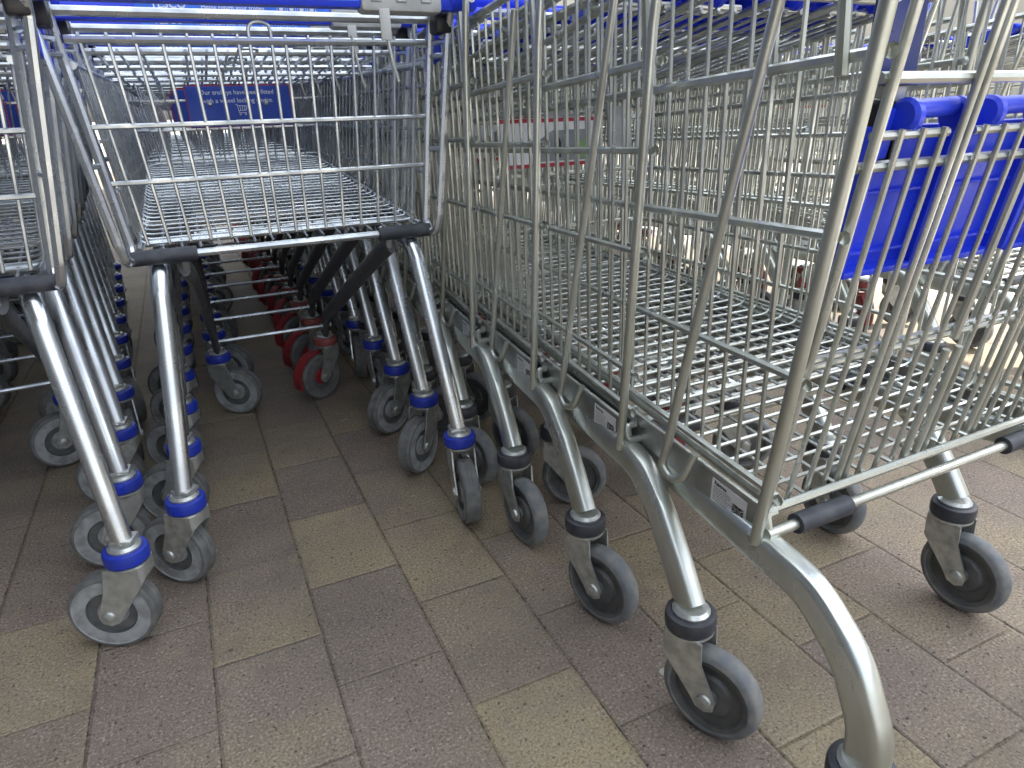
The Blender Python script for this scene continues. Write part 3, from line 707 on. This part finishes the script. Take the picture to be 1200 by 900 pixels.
# strip i starts at x = -0.238 + .153 i; odd strips have cross joints at .867 + n L, even ones at .7535 + n L
# FIX[(i, j)] = tone at the near edge, tone at the far edge, brightness, strength of the joint at the near edge
FIX = {(-1, 0): (.9, .8, .75, .3), (-1, -1): (.15, .45, .5, .5), (-1, 1): (.1, .1, .4, .6), (0, 0): (.1, .0, .5, .3), (0, -1): (.25, .1, .55, .5), (0, 1): (.1, .1, .4, .4), (0, 2): (.6, .8, .4, .5),
       (1, -2): (.1, .3, .5, .6), (1, -1): (.45, .05, .6, .8), (1, 0): (.95, .4, .7, .9), (1, 1): (.1, .0, .4, .05), (1, 2): (.85, .7, .55, .9), (1, 3): (.2, .3, .4, .4),
       (2, -1): (.25, .1, .55, .5), (2, 0): (.0, .1, .5, .5), (2, 1): (1.0, .9, .8, .9), (2, 2): (.05, .0, .35, .9), (2, 3): (.6, .6, .45, .9), (2, 4): (.1, .2, .4, .5),
       (3, -3): (.2, .3, .5, .5), (3, -2): (.9, .95, .95, .6), (3, -1): (.2, .55, .55, .7), (3, 0): (.95, .85, .75, .9), (3, 1): (.9, .5, .6, .9), (3, 2): (.1, .1, .35, .6),
       (4, -2): (.1, .2, .5, .5), (4, -1): (.15, .1, .55, .7), (4, 0): (.2, .3, .5, .6), (4, 1): (.8, .8, .5, .7),
       (5, -3): (.7, .9, .9, .6), (5, -2): (.75, .6, .85, .9), (5, -1): (.7, .75, .8, .3),
       (6, -3): (.3, .3, .7, .6), (6, -2): (.2, .15, .7, .9), (6, -1): (.7, .85, .8, .8), (6, 0): (.4, .5, .6, .6),
       (7, -3): (.2, .3, .8, .6), (7, -2): (.15, .2, .75, .7), (7, -1): (.75, .8, .8, .9), (8, -2): (.15, .2, .8, .6), (8, -1): (.55, .6, .9, .5), (9, -1): (.5, .4, .9, .6)}
def paving_build():
    bm = bmesh.new(); uvl = bm.loops.layers.uv.new('edge'); cl = bm.loops.layers.float_color.new('tone')
    rows = range(-16, 50)
    for i in range(-26, 18):
        x0 = -0.238 + PW * i
        off = 0.867 if i % 2 else 0.7535
        cells = {}
        for j in rows:
            a = random.choice((random.uniform(0.0, 0.25), random.uniform(0, 0.3), random.uniform(0.7, 1.0), random.uniform(0.35, 0.6)))
            cells[j] = FIX.get((i, j)) or (a, min(1, max(0, a + random.uniform(-.35, .35))), random.uniform(0.35, 0.85), random.choice((.3, .6, .8, .9)))
        for j in rows:
            y0 = off + PL * j; t0, t1, g, js = cells[j]; je = cells[j + 1][3] if j + 1 in cells else .6
            x1 = x0 + PW
            f = bm.faces.new([bm.verts.new((x, y, 0)) for x, y in ((x0, y0), (x1, y0), (x1, y0 + PL), (x0, y0 + PL))])
            for l, (u, v), t, jj in zip(f.loops, ((0, 0), (PW, 0), (PW, PL), (0, PL)), (t0, t0, t1, t1), (js, js, je, je)):
                l[uvl].uv = (u, v); l[cl] = (t, g, jj, 1)
    me = bpy.data.meshes.new('pavement'); bm.to_mesh(me); bm.free(); me.materials.append(M['paving'])
    o = bpy.data.objects.new('pavement', me); COL.objects.link(o); tag(o, kind='structure')
paving_build()
XE = -0.238 + PW * 18
def sheet(name, x0, x1, y0, y1, z, m):
    mb = MB(); mi = mb.mi(m)
    f = mb.bm.faces.new([mb.bm.verts.new(p) for p in ((x0, y0, z), (x1, y0, z), (x1, y1, z), (x0, y1, z))]); f.material_index = mi
    o = mb.build(name, smooth=0); tag(o, kind='structure'); return o
sheet('ground', -300, 300, -300, 300, -0.13, 'concrete')
kb = MB(); box(kb, (XE + 0.065, 4.0, -0.060), (0.13, 18.0, 0.12), 'kerb', bev=0.008)
tag(kb.build('kerb'), kind='structure')

# pale rendered wall of the building across the road
wb = MB(); box(wb, (13.0, 10.0, 2.1), (0.4, 60.0, 4.4), 'render_wall')
bw = wb.build('rendered_wall', smooth=0); tag(bw, 'long cream rendered wall standing across the road behind the trolleys', 'wall')
# unseen shop wall added to keep the left of the bay dark
wb = MB(); box(wb, (-2.2, 3.0, 1.5), (0.2, 16.0, 3.1), 'unseen_shop_wall')
for k in range(20): box(wb, (-2.095, -4.6 + 0.8 * k, 1.5), (0.012, 0.03, 3.08), 'steel_post')
sw = wb.build('unseen_shop_wall', smooth=0); tag(sw, 'unseen dark clad wall added left of the trolley rows to shade them', 'wall')

def canopy():  # unseen roof, shaped to shade the rows and let soft light down
    t = empty('canopy', (0, 3.5, 0)); tag(t, 'unseen roof on steel posts, solid left added to darken that side, translucent right', 'canopy')
    mb = MB(); mi = mb.mi('roof'); n = 60; prev = None
    for k in range(n + 1):
        x = -0.61 + (3.45 + 0.61) * k / n; z = 2.75 + 0.035 * math.sin(k * math.pi / 1.5)
        cur = [mb.bm.verts.new((x, y - 3.5, z)) for y in (-2.1, 9.0)]
        if prev: f = mb.bm.faces.new((prev[0], cur[0], cur[1], prev[1])); f.material_index = mi
        prev = cur
    mb.build('roof_sheet', t, smooth=80)
    b = MB(); box(b, (-1.35, 0.0, 2.80), (1.50, 11.2, 0.16), 'unseen_shop_wall'); b.build('added_shade_soffit', t, smooth=0)  # opaque strip added to cut overhead light on the left
    for k in range(7):
        y = -5.5 + 11.0 * k / 6; b = MB(); box(b, (1.40, y, 2.63), (4.02, 0.06, 0.12), 'steel_post', bev=0.004); b.build('beam', t)
    for k in range(3):
        b = MB(); box(b, (3.30, -5.4 + 5.3 * k, 1.28), (0.09, 0.09, 2.56), 'steel_post', bev=0.006); b.build('post', t)
canopy()

# ------------------------------------------------------------------ trolleys
ORD = ['', 'second', 'third', 'fourth', 'fifth', 'sixth', 'seventh', 'eighth', 'ninth', 'tenth', 'eleventh', 'twelfth', 'thirteenth', 'fourteenth', 'fifteenth', 'sixteenth']
protoA, flapA = make_a()
protoB, gateB = make_b()
protoD, gateD = make_b(0.030, ((0.368, 0.41, 0.0042), (0.418, 0.44, 0.0036), (0.570, 0.556, 0.0040), (0.683, 0.650, 0.0040), (0.770, 0.712, 0.0046)))
usedD = False
protoC, flapC = make_a(lock=False)
usedC = False
usedA = usedB = False
def part(o, name): return [c for c in o.children if c.name.split('.')[0] == name]
def place(kind, loc, rz, label, cat, group, raised, cast=None):
    global usedA, usedB, usedC, usedD
    plain = kind == 'c'
    if plain:
        o = protoC if not usedC else copy_tree(protoC); usedC = True; kind = 'a'
    elif kind == 'a':
        o = protoA if not usedA else copy_tree(protoA); usedA = True
    elif not raised:
        o = protoB if not usedB else copy_tree(protoB); usedB = True
    else:
        o = protoD if not usedD else copy_tree(protoD); usedD = True
    o.location = loc; o.rotation_euler = (0, 0, rz)
    tag(o, label, cat, group)
    f = part(o, 'rear_flap' if kind == 'a' else 'rear_gate')[0]
    ang = ((83 if raised else 1.5) if kind == 'a' else (80 if raised else 9.0))
    f.rotation_euler = (rad(ang), 0, 0)
    if raised:
        for h in part(o, 'strap_housing'):
            for c in list(h.children): bpy.data.objects.remove(c)
            bpy.data.objects.remove(h)
    cs = part(o, 'caster')
    for i, c in enumerate(cs):
        base = {'a': (150, -95, -35, -115), 'b': (-50, -58, -60, -120)}[kind][i]
        a = base + random.uniform(-28, 28)
        if cast and cast[i] is not None: a = cast[i]
        c.rotation_euler = (0, 0, rad(a) - rz - math.pi / 2)
        for wch in c.children:
            if wch.name.startswith('wheel'): wch.rotation_euler = (random.uniform(0, 6.28), 0, 0)
    return o

# deep copies of prototype must be made before the prototype itself is posed: order is safe, angles are set per copy
# middle row
MC = {0: (140, -98, -28, -150), 1: (160, -140, -30, -150), 2: (150, -150, None, -145)}
for k in range(14):
    lab = ('nearest trolley of the middle row, blue caster collars, its wire rear flap hanging shut' if k == 0 else
           '%s shallow wire trolley from the near end of the middle row' % ORD[k])
    place('a', (0.150 + 0.001 * k, 1.088 + 0.2135 * k, 0), rad(0.6), lab, 'shopping trolley', 'shallow trolleys nested in the middle row', k > 0, MC.get(k))
for k, o_ in enumerate([o for o in bpy.data.objects if o.get('group') == 'shallow trolleys nested in the middle row']):
    for c in part(o_, 'notice_board'): c.location.x = (0, -0.022, -0.030, -0.012, -0.035)[k % 5]
# left row
LC = {0: (None, 160, None, -160), 1: (None, 175, None, -150), 2: (None, 172, None, None)}
for k in range(11):
    lab = ('nearest shallow trolley of the left row, cut off by the left edge of the photo' if k == 0 else
           '%s shallow wire trolley from the near end of the left row' % ORD[k])
    th = rad(3.8)
    place('c', (-0.404 - 0.0155 * k, 0.960 + 0.232 * k, 0), th, lab, 'shopping trolley', 'shallow trolleys nested in the left row', k > 0, LC.get(k))
# right row of deep trolleys
BC = {1: (-66, -86, None, None), 2: (-72, -88, None, None), 3: (-85, None, None, None)}
for k in range(13):
    lab = ('nearest deep trolley at the right, blue twin child seat folded against its gate' if k == 0 else
           '%s deep galvanised trolley from the near end of the right row' % ORD[k])
    place('b', (0.716 - 0.0065 * k, 0.278 + 0.2345 * k, 0), rad(1.2), lab, 'shopping trolley', 'deep trolleys nested in the right row', k > 0, BC.get(k))
# far right row
for k in range(9):
    lab = ('nearest deep trolley of the far right row, seen through the wires of the right row' if k == 0 else
           '%s deep trolley from the near end of the far right row' % ORD[k])
    place('b', (1.862, 0.766 + 0.245 * k, 0), rad(0.5), lab, 'shopping trolley', 'deep trolleys nested in the far right row', True)

# ------------------------------------------------------------------ small litter on the paving
def blob(x, y, r, seed):
    rnd = random.Random(seed); mb = MB(); mi = mb.mi('gum'); c = mb.bm.verts.new((0, 0, 0.0022)); ring = []; r2 = []
    for k in range(14):
        a = 2 * math.pi * k / 14; q = r * rnd.uniform(0.82, 1.12)
        ring.append(mb.bm.verts.new((q * 0.75 * math.cos(a), q * 0.75 * math.sin(a), 0.0019))); r2.append(mb.bm.verts.new((q * math.cos(a), q * math.sin(a), 0.0004)))
    for k in range(14):
        mb.bm.faces.new((c, ring[k], ring[(k + 1) % 14])); mb.bm.faces.new((ring[k], r2[k], r2[(k + 1) % 14], ring[(k + 1) % 14]))
    return mb.build('gum_spot', loc=(x, y, 0))
g1 = blob(0.483, 0.573, 0.0085, 4); tag(g1, 'pale flattened spot of chewing gum beside the front right caster wheel', 'chewing gum')
def straw(x, y, L, a, lab):
    mb = MB(); tube(mb, fillet([(-L / 2, 0, 0.0012), (0, L * 0.08, 0.0016), (L / 2, 0, 0.0012)], L, 4), 0.0007, 'straw', 5)
    o = mb.build('straw', loc=(x, y, 0), rot=(0, 0, a)); tag(o, lab, 'straw')
straw(0.313, 1.180, 0.014, -0.5, 'short pale straw lying on the ochre paver before the middle row')
straw(0.266, 1.619, 0.022, 0.3, 'longer bent straw lying in shade under the middle row')
